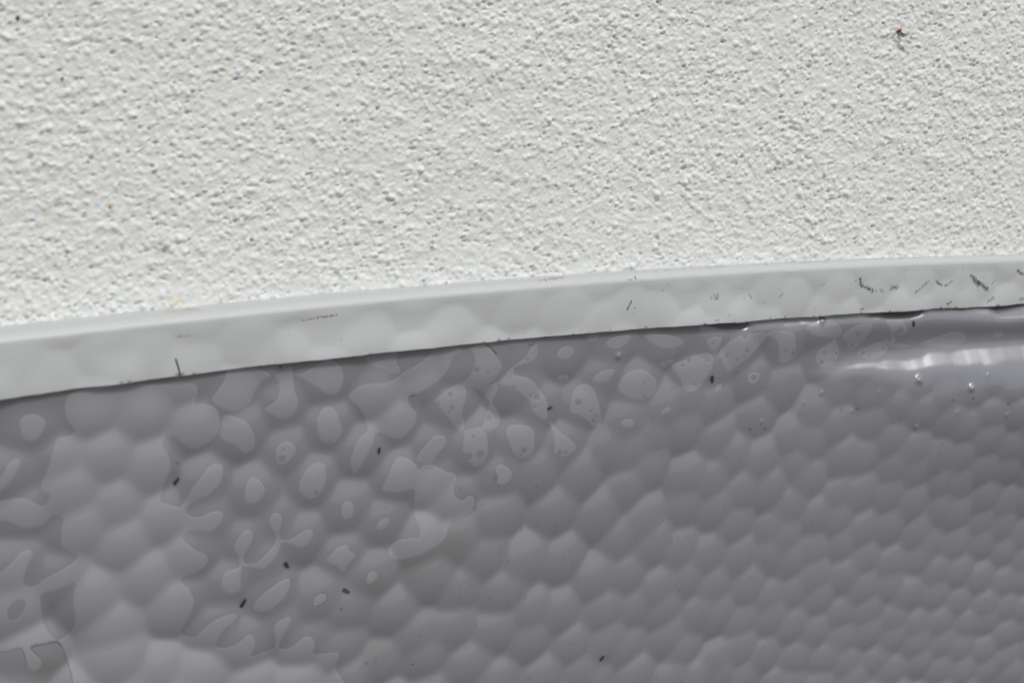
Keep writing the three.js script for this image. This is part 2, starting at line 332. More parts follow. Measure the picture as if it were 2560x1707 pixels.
const CONTACT = [
  { outline: ['-203.1 -0.7, -192.9 -1.0, -179.4 -1.9, -170.3 -2.8, -161.3 -3.6, -160.6 -8.1, -161.7 -12.1, -158.0 -12.3, -152.8 -14.6, -151.0 -18.6, -151.0 -23.8, -155.1 -29.1, -162.5 -31.9, -167.1 -29.2, -170.9 -25.9, -173.5 -25.0',
    '-176.6 -28.2, -174.4 -32.9, -173.6 -38.1, -175.4 -43.0, -177.5 -49.2, -178.6 -52.6, -175.0 -54.6, -169.1 -56.0, -166.4 -52.4, -164.3 -48.8, -159.5 -43.5, -156.1 -40.0, -152.7 -39.1, -150.0 -40.7, -149.8 -43.3, -151.6 -47.6',
    '-155.7 -51.7, -162.5 -54.8, -167.2 -58.1, -165.3 -60.9, -160.6 -61.5, -155.9 -60.1, -151.9 -60.3, -150.2 -62.1, -152.0 -65.8, -156.8 -68.8, -162.1 -67.8, -167.5 -68.1, -169.2 -69.9, -168.5 -71.2, -163.7 -75.8, -159.0 -78.6',
    '-157.8 -80.8, -159.9 -84.4, -163.9 -86.5, -168.6 -87.5, -170.3 -88.9, -166.8 -93.3, -164.9 -98.2, -165.7 -103.3, -168.5 -108.2, -170.0 -113.2, -164.7 -115.3, -159.9 -111.4, -154.4 -108.3, -148.9 -107.1, -144.8 -107.7, -146.2 -110.1',
    '-151.8 -114.0, -154.6 -118.2, -154.7 -120.8, -150.6 -121.8, -145.1 -120.3, -140.2 -117.4, -138.1 -118.0, -137.0 -122.2, -139.0 -127.3, -132.8 -126.9, -127.9 -126.3, -126.8 -122.4, -127.7 -117.5, -126.6 -114.3, -122.7 -112.5, -119.6 -112.7',
    '-120.3 -115.3, -122.9 -119.6, -125.0 -124.0, -124.7 -126.4, -120.2 -126.8, -115.9 -124.0, -113.0 -122.4, -110.2 -122.9, -108.5 -125.9, -108.9 -130.9, -103.2 -131.8, -97.4 -132.0, -96.7 -134.2, -98.2 -137.7, -96.2 -143.5, -93.3 -149.5',
    '-97.8 -159.2, -187.5 -144.1, -221.1 -138.4, -219.5 -131.6, -219.4 -126.9, -219.8 -121.8, -221.5 -115.1, -223.2 -110.4, -225.4 -108.0, -231.3 -107.8, -236.3 -107.9, -237.3 -108.8, -234.3 -112.5, -232.6 -115.6, -233.3 -117.8, -235.5 -119.2',
    '-237.4 -118.4, -239.1 -115.6, -239.6 -111.7, -240.4 -109.0, -241.3 -107.9, -246.3 -108.7, -257.3 -108.3, -256.6 -91.4, -256.1 -79.3, -248.6 -74.4, -242.3 -69.6, -238.5 -66.7, -235.7 -66.7, -234.5 -68.8, -235.9 -71.1, -238.2 -75.2',
    '-239.1 -80.1, -237.2 -82.3, -234.1 -82.4, -230.3 -80.1, -224.0 -77.4, -217.6 -74.5, -215.3 -72.6, -219.3 -69.2, -222.3 -67.2, -222.1 -59.7, -221.1 -55.1, -223.1 -53.6, -226.2 -53.9, -229.5 -56.9, -234.4 -57.9, -239.9 -56.5',
    '-244.1 -53.9, -254.9 -50.1, -254.6 -43.3, -247.4 -44.5, -238.2 -44.3, -234.0 -46.4, -229.5 -48.6, -227.2 -46.5, -227.1 -44.1, -229.5 -42.2, -230.0 -39.4, -228.0 -35.2, -225.6 -29.3, -224.2 -24.4, -221.9 -21.0, -216.9 -20.2',
    '-215.0 -18.6, -217.9 -13.3, -218.7 -8.3, -216.9 -3.2'],
    holes: ['-231.8 -87.1, -224.2 -85.3, -216.9 -83.5, -217.7 -88.1, -218.2 -93.2, -217.2 -98.4, -217.8 -103.2, -220.3 -106.6, -223.8 -107.8, -226.9 -106.3, -230.1 -101.0, -231.0 -95.8',
    '-245.5 -89.9, -243.0 -87.4, -239.9 -87.6, -238.6 -89.6, -240.1 -92.9, -243.3 -95.3, -245.7 -94.9, -246.6 -92.6'] },
  { outline: ['-236.9 -10.5, -233.2 -9.5, -229.6 -10.6, -227.3 -13.0, -227.9 -16.0, -230.5 -19.5, -233.4 -21.0, -236.1 -20.1, -237.8 -15.6, -237.9 -11.9'] },
  { outline: ['-250.7 -36.4, -247.0 -34.3, -243.1 -28.6, -240.0 -27.4, -238.6 -28.8, -240.3 -33.2, -244.1 -37.8, -247.3 -40.8, -251.0 -43.7'] },
  { outline: ['-151.0 -26.3, -149.9 -20.7, -148.2 -18.2, -144.2 -19.3, -140.1 -21.0, -137.5 -23.8, -135.2 -29.3, -135.3 -33.8, -137.8 -36.1, -140.5 -36.2, -142.5 -33.7, -144.4 -31.9, -148.4 -29.8, -151.1 -27.0'] },
  { outline: ['-154.3 -10.9, -151.2 -7.0, -148.5 -3.4, -146.7 0.9, -140.3 1.9, -132.5 0.6, -126.8 -3.1, -131.0 -5.7, -134.5 -9.9, -136.2 -13.6, -140.7 -16.1, -145.4 -16.9, -152.1 -14.0'] },
  { outline: ['-124.8 -3.6, -120.6 -1.4, -117.1 0.9, -116.1 -3.1, -116.2 -8.3, -115.9 -10.9, -114.3 -15.0, -115.0 -18.9, -118.2 -21.8, -121.7 -22.5, -125.8 -20.8, -130.2 -17.7, -128.5 -16.3, -124.3 -13.4, -122.8 -9.0, -123.4 -5.4'] },
  { outline: ['-115.1 -3.8, -111.6 -2.8, -103.9 0.4, -99.7 2.0, -94.8 -0.4, -92.7 -5.2, -93.1 -9.7, -95.0 -13.5, -97.1 -14.3, -101.3 -13.3, -105.5 -9.9, -111.0 -6.2'] },
  { outline: ['-104.6 -22.5, -101.8 -19.5, -97.9 -19.7, -95.8 -22.7, -94.5 -26.8, -93.1 -30.9, -95.3 -34.7, -99.6 -36.2, -103.4 -34.2, -105.4 -29.7, -105.7 -25.7'], bubbles: [[-99.5, -34.8, 0.79]] },
  { outline: ['-124.3 -34.3, -120.5 -32.6, -117.1 -34.1, -115.7 -36.8, -117.5 -39.6, -120.7 -42.6, -123.5 -42.6, -125.1 -40.1, -125.4 -36.8'], bubbles: [[-122.7, -40.2, 1.76], [-121.8, -36.2, 0.62]] },
  { outline: ['-113.1 -49.3, -109.6 -45.1, -105.3 -43.9, -102.2 -45.3, -101.5 -49.3, -103.0 -55.8, -106.3 -59.4, -109.8 -60.0, -113.3 -57.6, -115.0 -53.8'], bubbles: [[-106.6, -57.4, 1.05]] },
  { outline: ['-139.1 -49.1, -136.6 -47.0, -133.9 -48.0, -131.2 -51.9, -131.3 -54.5, -134.1 -57.5, -137.6 -58.7, -139.9 -57.5, -140.5 -54.1'] },
  { outline: ['-150.5 -88.3, -147.1 -87.1, -143.5 -86.3, -143.7 -82.6, -145.6 -77.1, -143.3 -72.8, -139.9 -70.1, -137.5 -71.2, -137.2 -74.2, -139.4 -78.6, -141.4 -82.6, -140.7 -85.0, -136.1 -85.3, -131.9 -82.8, -126.9 -78.5, -125.9 -76.3, -126.5 -73.6, -128.2 -70.1, -129.1 -67.3, -127.4 -64.5, -124.6 -64.4, -123.1 -66.0, -123.7 -70.6, -124.4 -74.8, -122.7 -77.0, -118.5 -76.6, -114.3 -74.1, -110.1 -73.6, -108.3 -75.2, -110.1 -79.0, -113.7 -81.5, -117.9 -80.0, -123.1 -78.1, -124.9 -81.8, -128.5 -86.0, -132.7 -88.4, -138.9 -87.2, -141.9 -86.7, -143.1 -90.6, -142.8 -94.0, -143.9 -97.2, -147.3 -98.1, -150.7 -96.2, -152.1 -92.7'] },
  { outline: ['-119.9 -95.1, -119.6 -97.2, -121.8 -101.6, -126.1 -105.7, -131.0 -108.3, -135.2 -108.1, -137.2 -106.1, -136.1 -102.9, -132.2 -99.5, -126.6 -96.2, -122.4 -94.8'] },
  { outline: ['-109.2 -106.7, -107.0 -104.0, -104.2 -103.4, -102.4 -104.6, -103.5 -107.2, -106.7 -108.8, -108.9 -108.7'] },
  { outline: ['-94.8 -83.6, -91.9 -83.3, -90.2 -86.3, -88.0 -87.9, -89.1 -90.5, -92.1 -92.8, -92.4 -95.1, -95.0 -95.1, -96.7 -92.2, -99.6 -91.1, -101.7 -88.8, -100.2 -87.0, -96.6 -84.1'] },
  { outline: ['-93.8 -63.9, -91.6 -62.8, -89.1 -64.1, -88.8 -67.5, -89.6 -70.1, -92.1 -71.2, -94.4 -69.5, -94.6 -66.8'] },
  { outline: ['-77.0 -75.0, -74.0 -73.0, -71.2 -73.2, -71.5 -75.4, -74.4 -77.7, -77.0 -77.4'] },
  { outline: ['-82.3 -98.2, -80.1 -96.5, -78.0 -97.8, -77.6 -99.5, -79.8 -101.6, -82.8 -101.9'] },
  { outline: ['-89.6 -16.0, -85.9 -12.0, -80.5 -10.5, -72.6 -10.9, -67.5 -9.7, -63.1 -7.1, -53.5 -2.6, -46.9 1.6, -40.2 2.4, -33.4 1.1, -38.7 -2.5, -39.8 -6.4, -43.2 -10.9, -49.2 -14.4, -55.1 -17.2, -60.3 -18.1, -60.7 -20.7, -58.9 -23.6, -56.3 -26.5, -56.7 -30.6, -60.4 -34.9, -64.1 -37.2, -67.1 -37.3, -72.1 -34.7, -76.1 -33.3, -77.6 -35.2, -79.1 -39.0, -82.4 -44.1, -85.3 -49.1, -87.2 -51.1, -88.6 -49.4, -89.6 -44.0, -88.1 -39.4, -85.2 -35.1, -80.8 -31.5, -81.5 -27.4, -83.6 -22.6, -88.2 -18.1'] },
  { outline: ['-81.1 0.4, -80.4 2.0, -73.2 2.3, -65.9 2.1, -66.4 -2.1, -64.6 -6.3, -66.0 -7.8, -70.4 -6.1, -77.6 -3.2, -80.4 -0.9'] },
  { outline: ['-28.9 1.1, -22.1 2.2, -18.3 -0.1, -15.3 -3.8, -12.2 -8.8, -14.5 -12.7, -16.0 -15.3, -18.3 -16.5, -23.7 -18.8, -28.2 -17.3, -32.8 -15.2, -29.7 -12.1, -27.1 -7.5, -26.7 -3.5, -27.8 -0.7'], bubbles: [[-25.9, -9.0, 1.41], [-19.9, -10.5, 0.70]] },
  { outline: ['-47.0 -22.0, -44.0 -18.9, -38.8 -16.0, -33.5 -15.1, -30.5 -18.8, -30.9 -21.5, -32.8 -26.1, -33.2 -29.5, -32.1 -31.6, -31.7 -35.8, -33.6 -37.3, -36.6 -34.9, -41.1 -29.4, -44.8 -24.9'], bubbles: [[-45.9, -22.9, 0.88], [-39.5, -19.3, 1.23], [-38.7, -25.5, 1.23], [-40.5, -27.1, 0.79]] },
  { outline: ['-23.7 -18.8, -18.3 -17.2, -14.5 -16.2, -15.3 -22.3, -16.8 -24.9, -14.9 -28.5, -12.2 -33.6, -13.4 -36.9, -17.6 -38.6, -23.0 -37.0, -20.7 -33.4, -18.4 -28.9, -18.0 -26.1, -19.9 -22.5'], bubbles: [[-18.4, -32.4, 1.58]] },
  { outline: ['-32.1 -37.1, -28.3 -36.5, -24.1 -36.2, -21.5 -38.2, -20.3 -43.8, -20.3 -49.4, -21.9 -53.3, -26.1 -55.0, -28.4 -53.7, -32.1 -48.8, -33.3 -45.2, -32.5 -41.2'], bubbles: [[-30.5, -49.0, 2.11], [-24.4, -48.6, 1.93], [-27.9, -40.1, 0.88]] },
  { outline: ['-10.3 -40.0, -8.4 -37.1, -4.5 -36.6, 1.0 -38.0, 4.1 -40.8, 4.5 -45.7, 4.1 -50.6, 1.0 -53.0, -2.1 -53.0, -6.8 -49.8, -8.4 -46.5'], bubbles: [[-1.2, -49.2, 1.58], [-2.9, -51.1, 0.70]] },
  { outline: ['12.7 -36.8, 15.1 -38.4, 18.3 -42.2, 23.1 -46.2, 27.1 -49.8, 27.2 -51.9, 23.2 -54.0, 18.4 -54.3, 15.2 -52.1, 15.6 -46.2, 14.7 -41.9'], bubbles: [[18.0, -52.7, 1.49], [21.3, -52.7, 0.97]] },
  { outline: ['-13.8 -16.9, -10.7 -13.1, -6.8 -9.3, -0.6 -5.7, 3.2 -1.2, 6.4 -0.1, 6.4 -2.8, 4.8 -6.8, -1.4 -8.4, -6.0 -10.0, -6.0 -12.8, -0.6 -14.6, 4.1 -17.1, 8.0 -22.4, 11.1 -26.8, 11.5 -31.7, 11.2 -35.9, 6.4 -34.0, 3.3 -30.3, 2.1 -26.7, -2.2 -22.8, -7.6 -18.8'], bubbles: [[6.0, -24.6, 1.58], [2.5, -23.6, 0.79], [4.5, -29.0, 0.88], [-6.8, -18.9, 1.05], [0.8, -6.4, 0.79]] },
  { outline: ['24.6 -28.8, 26.2 -24.0, 30.2 -21.2, 34.2 -21.4, 37.4 -25.1, 39.9 -31.7, 42.0 -38.9, 40.8 -42.4, 36.8 -42.3, 33.5 -38.8, 27.9 -35.4, 24.3 -33.7'], bubbles: [[28.2, -29.3, 1.58], [35.2, -34.2, 0.79], [37.9, -36.8, 0.70], [37.1, -39.2, 0.88]] },
  { outline: ['50.8 -23.5, 53.6 -19.5, 58.5 -16.7, 64.3 -16.9, 69.3 -19.8, 72.7 -23.3, 71.9 -28.2, 68.6 -30.8, 63.7 -31.6, 56.2 -30.0, 52.1 -27.1'], bubbles: [[65.1, -23.7, 0.79], [65.1, -30.1, 0.97]] },
  { outline: ['16.6 -5.4, 18.9 -2.8, 22.9 -2.1, 25.9 -4.1, 24.5 -6.8, 20.5 -7.8, 17.4 -7.3'] },
  { outline: ['17.6 -17.0, 19.8 -15.6, 23.8 -16.7, 23.8 -18.9, 20.6 -19.5, 18.2 -18.4'] },
  { outline: ['36.2 -19.3, 38.2 -16.7, 43.0 -15.1, 48.7 -15.8, 47.1 -18.2, 43.1 -20.6, 38.2 -20.8'] },
  { outline: ['51.6 -41.3, 53.9 -40.0, 58.0 -40.5, 59.5 -42.5, 57.6 -44.1, 53.5 -43.6'] },
  { outline: ['74.6 -39.3, 76.2 -36.9, 80.0 -36.6, 80.3 -37.7, 77.1 -39.5, 75.0 -39.9'] },
  { outline: ['-16.1 -56.7, -13.8 -54.9, -10.7 -55.9, -7.4 -59.4, -8.4 -62.5, -12.3 -64.7, -15.3 -63.4, -15.0 -60.4'] },
  { outline: ['33.6 -0.5, 33.2 1.9, 39.6 2.1, 38.9 0.1, 35.3 -1.4'] },
  { outline: ['43.3 -2.4, 46.9 0.1, 57.5 0.0, 55.9 -2.7, 50.2 -5.4, 45.4 -4.6'] },
  { outline: ['64.9 -0.6, 69.1 -0.2, 79.9 -1.4, 85.8 -3.7, 87.4 -5.9, 83.3 -7.4, 75.0 -7.4, 70.0 -4.9'] },
  { outline: ['73.4 -15.1, 76.7 -14.0, 83.0 -14.0, 80.5 -16.1, 77.2 -17.3'], bubbles: [[78.0, -15.2, 0.79]] },
  { outline: ['-50.5 -40.0, -47.1 -37.6, -42.6 -38.4, -41.4 -41.6, -43.4 -44.1, -46.4 -46.6, -49.5 -50.3, -53.9 -49.8, -56.5 -48.2, -55.0 -44.3'] },
  { outline: ['-69.4 -49.5, -66.4 -45.8, -63.5 -45.8, -58.3 -48.7, -55.4 -52.4, -53.2 -50.6, -48.0 -51.2, -42.7 -54.5, -36.7 -57.2, -36.0 -60.1, -37.5 -61.3, -37.5 -66.8, -33.8 -69.3, -29.9 -67.7, -26.9 -69.4, -27.7 -74.2, -32.3 -77.1, -38.3 -78.4, -40.6 -81.6, -42.2 -85.6, -48.2 -89.7, -55.7 -92.2, -63.2 -93.6, -67.6 -93.5, -70.5 -90.9, -70.1 -87.5, -66.1 -84.6, -60.9 -83.9, -56.4 -83.8, -55.3 -81.2, -57.1 -74.8, -57.4 -67.9, -57.7 -62.4, -59.2 -61.5, -64.4 -62.0, -70.2 -61.6, -73.9 -60.2, -73.1 -56.5, -70.9 -53.4'] },
  { outline: ['81.9 -16.5, 87.0 -14.8, 93.7 -12.8, 101.4 -11.7, 104.4 -14.1, 103.6 -19.1, 100.7 -23.9, 97.4 -28.0, 93.2 -30.3, 88.9 -29.4, 86.3 -24.1, 83.3 -19.5'], bubbles: [[90.8, -14.7, 1.05], [101.9, -15.5, 0.70], [87.0, -16.9, 0.79], [93.9, -26.6, 0.62]] },
  { outline: ['100.4 -5.8, 103.4 -4.2, 109.4 -5.1, 107.7 -8.9, 105.6 -10.9, 103.0 -10.7, 101.7 -8.4'], bubbles: [[104.0, -7.2, 0.70]] },
  { outline: ['107.6 -13.6, 111.6 -8.9, 117.6 -5.4, 125.4 -4.2, 133.3 -4.4, 134.4 -6.3, 131.7 -10.5, 126.5 -15.2, 120.5 -19.1, 114.5 -22.2, 111.0 -19.7, 109.2 -15.9'], bubbles: [[123.8, -12.2, 1.32], [122.8, -5.1, 1.23], [112.6, -14.0, 0.97], [118.7, -16.7, 0.79], [122.3, -15.4, 0.70], [131.1, -5.7, 0.88]] },
  { outline: ['134.6 -5.6, 138.5 -3.4, 144.7 -3.9, 149.2 -5.0, 151.5 -6.2, 152.9 -10.8, 154.4 -16.1, 152.3 -18.9, 147.8 -21.1, 144.3 -20.0, 143.2 -14.4, 141.3 -9.1, 138.6 -7.4'], bubbles: [[152.4, -16.3, 1.41], [147.2, -14.4, 0.70]] },
  { outline: ['158.6 -4.2, 160.8 -2.5, 166.2 -2.6, 172.6 -2.7, 176.2 -2.2, 179.9 -4.7, 181.9 -8.6, 179.2 -10.7, 172.8 -9.8, 165.5 -8.4, 160.9 -6.2'], bubbles: [[168.5, -3.7, 1.41]] },
  { outline: ['181.9 -10.1, 186.4 -6.7, 191.0 -4.8, 200.3 -5.2, 199.1 -10.7, 196.9 -14.3, 194.1 -16.4, 190.5 -17.7, 187.6 -15.8, 184.8 -12.6'], bubbles: [[192.3, -9.8, 1.14], [187.1, -13.8, 0.88], [190.2, -16.0, 1.05], [194.5, -14.1, 0.70]] },
  { outline: ['167.1 -18.6, 169.3 -15.8, 173.8 -14.0, 176.9 -12.0, 178.3 -11.3, 179.8 -13.7, 182.2 -17.6, 181.4 -22.1, 176.9 -25.1, 171.9 -25.5, 168.6 -23.2'], bubbles: [[170.9, -22.5, 1.23], [172.4, -17.6, 0.97], [180.4, -18.8, 0.97], [178.7, -22.6, 0.62]] },
  { outline: ['194.7 -20.2, 199.8 -17.6, 208.1 -15.2, 213.9 -18.7, 213.0 -20.9, 207.5 -23.5, 200.9 -23.7, 197.1 -21.9'], bubbles: [[198.0, -20.6, 1.23], [202.0, -22.3, 0.70], [211.1, -19.3, 0.79]] },
  { outline: ['209.6 -4.4, 213.3 -2.8, 220.0 -3.3, 221.0 -6.4, 224.0 -10.4, 221.3 -12.9, 216.5 -12.9, 219.5 -16.1, 231.1 -18.6, 242.5 -15.7, 253.1 -13.3, 261.0 -14.9, 262.9 -18.1, 258.4 -21.2, 248.6 -21.2, 231.1 -18.8, 223.5 -19.9, 214.8 -18.4, 210.0 -15.4, 213.7 -11.9, 211.6 -7.9'], bubbles: [[218.8, -10.0, 2.11], [216.5, -11.7, 1.14], [213.7, -14.2, 1.32], [218.6, -16.5, 0.88]] },
  { outline: ['125.0 -25.3, 127.6 -23.7, 132.0 -24.5, 131.2 -28.1, 127.7 -29.6, 125.5 -28.3'], bubbles: [[128.5, -26.4, 1.58]] },
  { outline: ['105.8 -30.5, 107.7 -28.5, 110.3 -28.5, 109.9 -30.2, 107.3 -31.4'] },
  { outline: ['279.5 -16.7, 282.9 -15.6, 286.8 -16.9, 285.1 -18.3, 281.0 -18.0'] },
];
const INSECT_SPOTS = [
  [-170.6, -44.8, 53, 1.00],
  [-75.5, -41.2, 78, 0.80],
  [12.7, -30.3, 13, 0.75],
  [103.9, -24.8, -77, 1.00],
  [227.0, -6.8, -78, 0.85],
  [-120.9, -88.6, -51, 1.00],
  [-92.4, -104.3, -33, 1.00],
  [-141.6, -102.8, 54, 1.15],
  [42.3, -156.4, 40, 0.85],
];
const parse = rows => rows.flatMap(r => r.split(',').map(p => p.trim().split(' ').map(Number)));
function outlineCurve(p, n) {                      // smooth closed curve through the points
  const c = new THREE.CatmullRomCurve3(p.map(([x, y]) => new THREE.Vector3(x, y, 0)), true, 'centripetal');
  return c.getPoints(n).slice(0, -1).map(v => [v.x, v.y]);
}
function signedDistance(poly) {                    // positive inside
  const n = poly.length;
  return (x, y) => {
    let d = 1e9, inside = false;
    for (let i = 0, j = n - 1; i < n; j = i++) {
      const ax = poly[i][0], ay = poly[i][1], bx = poly[j][0], by = poly[j][1], ex = bx - ax, ey = by - ay, wx = x - ax, wy = y - ay;
      const t = clamp((wx * ex + wy * ey) / (ex * ex + ey * ey + 1e-12), 0, 1), qx = wx - ex * t, qy = wy - ey * t;
      d = Math.min(d, qx * qx + qy * qy);
      if ((ay > y) !== (by > y) && x < (bx - ax) * (y - ay) / (by - ay) + ax) inside = !inside;
    }
    return (inside ? 1 : -1) * Math.sqrt(d);
  };
}

const sheet = new THREE.Group(); sheet.name = 'plastic_sheet'; scene.add(sheet);
tag(sheet, 'glossy grey plastic sheet with bubble dents hanging below the white strip', 'plastic sheet');
const FX0 = -275, FX1 = 345, FY0 = -250, FY1 = 8;
{
  // stains, dust and hair scratches that lie on the film
  const cw = 2048, ch = 1024, cv = document.createElement('canvas'); cv.width = cw; cv.height = ch;
  const g = cv.getContext('2d'), R = rng(5);
  const px = x => (x - FX0) / (FX1 - FX0) * cw, py = y => (FY1 - y) / (FY1 - FY0) * ch, k = cw / (FX1 - FX0);
  g.fillStyle = '#ffffff'; g.fillRect(0, 0, cw, ch);
  const line = (pts, w, c) => { g.strokeStyle = c; g.lineWidth = w * k; g.lineCap = g.lineJoin = 'round'; g.beginPath(); pts.forEach(([x, y], i) => i ? g.lineTo(px(x), py(y)) : g.moveTo(px(x), py(y))); g.stroke(); };
  const blot = (x, y, r, c, a) => { for (let i = 6; i >= 1; i--) { g.globalAlpha = a / 6; g.fillStyle = c; g.beginPath(); g.ellipse(px(x), py(y), r * k * i / 6, r * k * i / 6 * 0.9, 0, 0, 7); g.fill(); } g.globalAlpha = 1; };
  for (const s of STAINS) line(parse(s.path), s.w, s.c);
  for (const [x, y, r, c, a] of BLOTS) blot(x, y, r, c, a);
  for (let n = 0; n < 130; n++) blot(FX0 + R() * (FX1 - FX0), FY0 + R() * (FY1 - FY0), 0.2 + 0.35 * R(), '#5a5858', 0.5);
  for (let n = 0; n < 150; n++) { const x = -60 + 380 * R(), y = -25 - 190 * R(), th = 0.9 + 0.8 * (R() - 0.5); for (let q = -2; q <= 2; q++) blot(x + 0.4 * q * Math.cos(th), y + 0.4 * q * Math.sin(th), 0.5 + 0.4 * R(), '#9a9a9e', 0.16); }
  for (let n = 0; n < 260; n++) blot(FX0 + R() * (FX1 - FX0), FY0 + R() * (FY1 - FY0), 10 + 20 * R(), R() < 0.5 ? '#edf1ee' : '#f2eff2', 0.10);
  const map = new THREE.CanvasTexture(cv); map.colorSpace = THREE.SRGBColorSpace; map.anisotropy = 8;
  const bv = document.createElement('canvas'); bv.width = cw; bv.height = ch; const b = bv.getContext('2d');
  b.fillStyle = '#808080'; b.fillRect(0, 0, cw, ch);
  for (let n = 0; n < 240; n++) {
    const x = -120 + 430 * R(), y = -12 - 200 * R(), th = R() < 0.6 ? 1.5 + 0.5 * (R() - 0.5) : -0.7 + 0.5 * (R() - 0.5), L = 3 + 9 * R() * R(), cu = (R() - 0.5) * 0.5;
    b.strokeStyle = R() < 0.5 ? '#a8a8a8' : '#5c5c5c'; b.lineWidth = 1 + R(); b.globalAlpha = 0.35 + 0.5 * R(); b.beginPath();
    for (let s = 0; s <= 6; s++) { const q = L * s / 6, X = px(x + q * Math.cos(th + cu * s / 6)), Y = py(y + q * Math.sin(th + cu * s / 6)); s ? b.lineTo(X, Y) : b.moveTo(X, Y); }
    b.stroke();
  }
  const bump = new THREE.CanvasTexture(bv);
  const mat = new THREE.MeshPhysicalMaterial({ color: new THREE.Color().setRGB(0.210, 0.210, 0.224), map, roughness: 0.19, ior: 1.66, anisotropy: 1.0, bumpMap: bump, bumpScale: 0.0003 });
  const ST = 0.9, nx = Math.round((FX1 - FX0) / ST) + 1, ny = Math.round((FY1 - FY0) / ST) + 1;
  const pos = new Float32Array(nx * ny * 3), uv = new Float32Array(nx * ny * 2);
  for (let j = 0; j < ny; j++) for (let i = 0; i < nx; i++) {
    const q = j * nx + i, x = FX0 + (FX1 - FX0) * i / (nx - 1), y = FY0 + (FY1 - FY0) * j / (ny - 1);
    pos.set([x / 1000, y / 1000, filmZ(x, y) / 1000], 3 * q); uv.set([i / (nx - 1), j / (ny - 1)], 2 * q);
  }
  mesh('film', geo(pos, gridIndex(nx, ny), null, uv), mat, sheet);
}
{
  // where the film clings to its backing it shows lighter: one lens-thin patch for each
  const mat = new THREE.MeshPhysicalMaterial({ color: new THREE.Color().setRGB(0.266, 0.264, 0.279), roughness: 0.24, ior: 1.6, anisotropy: 1.0 });
  for (const spec of CONTACT) {
    const pts = parse(spec.outline), poly = outlineCurve(pts, Math.max(60, pts.length * 6)), sd = signedDistance(poly);
    const holes = (spec.holes ?? []).map(h => signedDistance(outlineCurve(parse([h]), 60)));
    const bub = spec.bubbles ?? [];
    const f = (x, y) => {
      let d = sd(x, y) + 0.35 * fbm(x / 2.2, y / 2.2, 83, 2);
      for (const hole of holes) d = Math.min(d, -hole(x, y));
      for (const [bx, by, r] of bub) d = Math.min(d, Math.hypot(x - bx, (y - by) * 1.15) - r);
      return d;
    };
    let x0 = 1e9, x1 = -1e9, y0 = 1e9, y1 = -1e9;
    for (const [x, y] of poly) { x0 = Math.min(x0, x); x1 = Math.max(x1, x); y0 = Math.min(y0, y); y1 = Math.max(y1, y); }
    x0 = Math.max(x0, FX0 + 2); y0 = Math.max(y0, FY0 + 2);
    const ST = x1 - x0 > 80 ? 0.7 : 0.45, nx = Math.ceil((x1 - x0 + 2) / ST) + 1, ny = Math.ceil((y1 - y0 + 2) / ST) + 1;
    const val = new Float32Array(nx * ny);
    for (let j = 0; j < ny; j++) for (let i = 0; i < nx; i++) val[j * nx + i] = f(x0 - 1 + i * ST, y0 - 1 + j * ST);
    const V = [], U = [], I = [], seen = new Map();
    const put = (x, y, d) => { const z = filmZ(x, y) + 0.02 + 0.08 * smooth(0, 0.55, d); V.push(x / 1000, y / 1000, z / 1000); U.push((x - FX0) / (FX1 - FX0), (y - FY0) / (FY1 - FY0)); return V.length / 3 - 1; };
    const corner = (i, j) => { const k = j * nx + i; let v = seen.get(k); if (v === undefined) { v = put(x0 - 1 + i * ST, y0 - 1 + j * ST, val[k]); seen.set(k, v); } return v; };
    const cross = (i, j, a, b) => {
      const k0 = j * nx + i, k1 = b * nx + a, lo = Math.min(k0, k1), key = 1e7 + lo * 2 + (i === a ? 1 : 0); let v = seen.get(key);
      if (v === undefined) { const t = val[k0] / (val[k0] - val[k1]); v = put(x0 - 1 + (i + (a - i) * t) * ST, y0 - 1 + (j + (b - j) * t) * ST, 0); seen.set(key, v); }
      return v;
    };
    for (let j = 0; j < ny - 1; j++) for (let i = 0; i < nx - 1; i++) {
      const c = [[i, j], [i + 1, j], [i + 1, j + 1], [i, j + 1]], ring = [];
      for (let e = 0; e < 4; e++) {
        const [a, b] = c[e], [p, q] = c[(e + 1) % 4], va = val[b * nx + a] > 0, vb = val[q * nx + p] > 0;
        if (va) ring.push(corner(a, b));
        if (va !== vb) ring.push(cross(a, b, p, q));
      }
      for (let e = 1; e + 1 < ring.length; e++) I.push(ring[0], ring[e], ring[e + 1]);
    }
    if (I.length) mesh('clinging_patch', geo(new Float32Array(V), new Uint32Array(I), null, new Float32Array(U)), mat, sheet);
  }
}

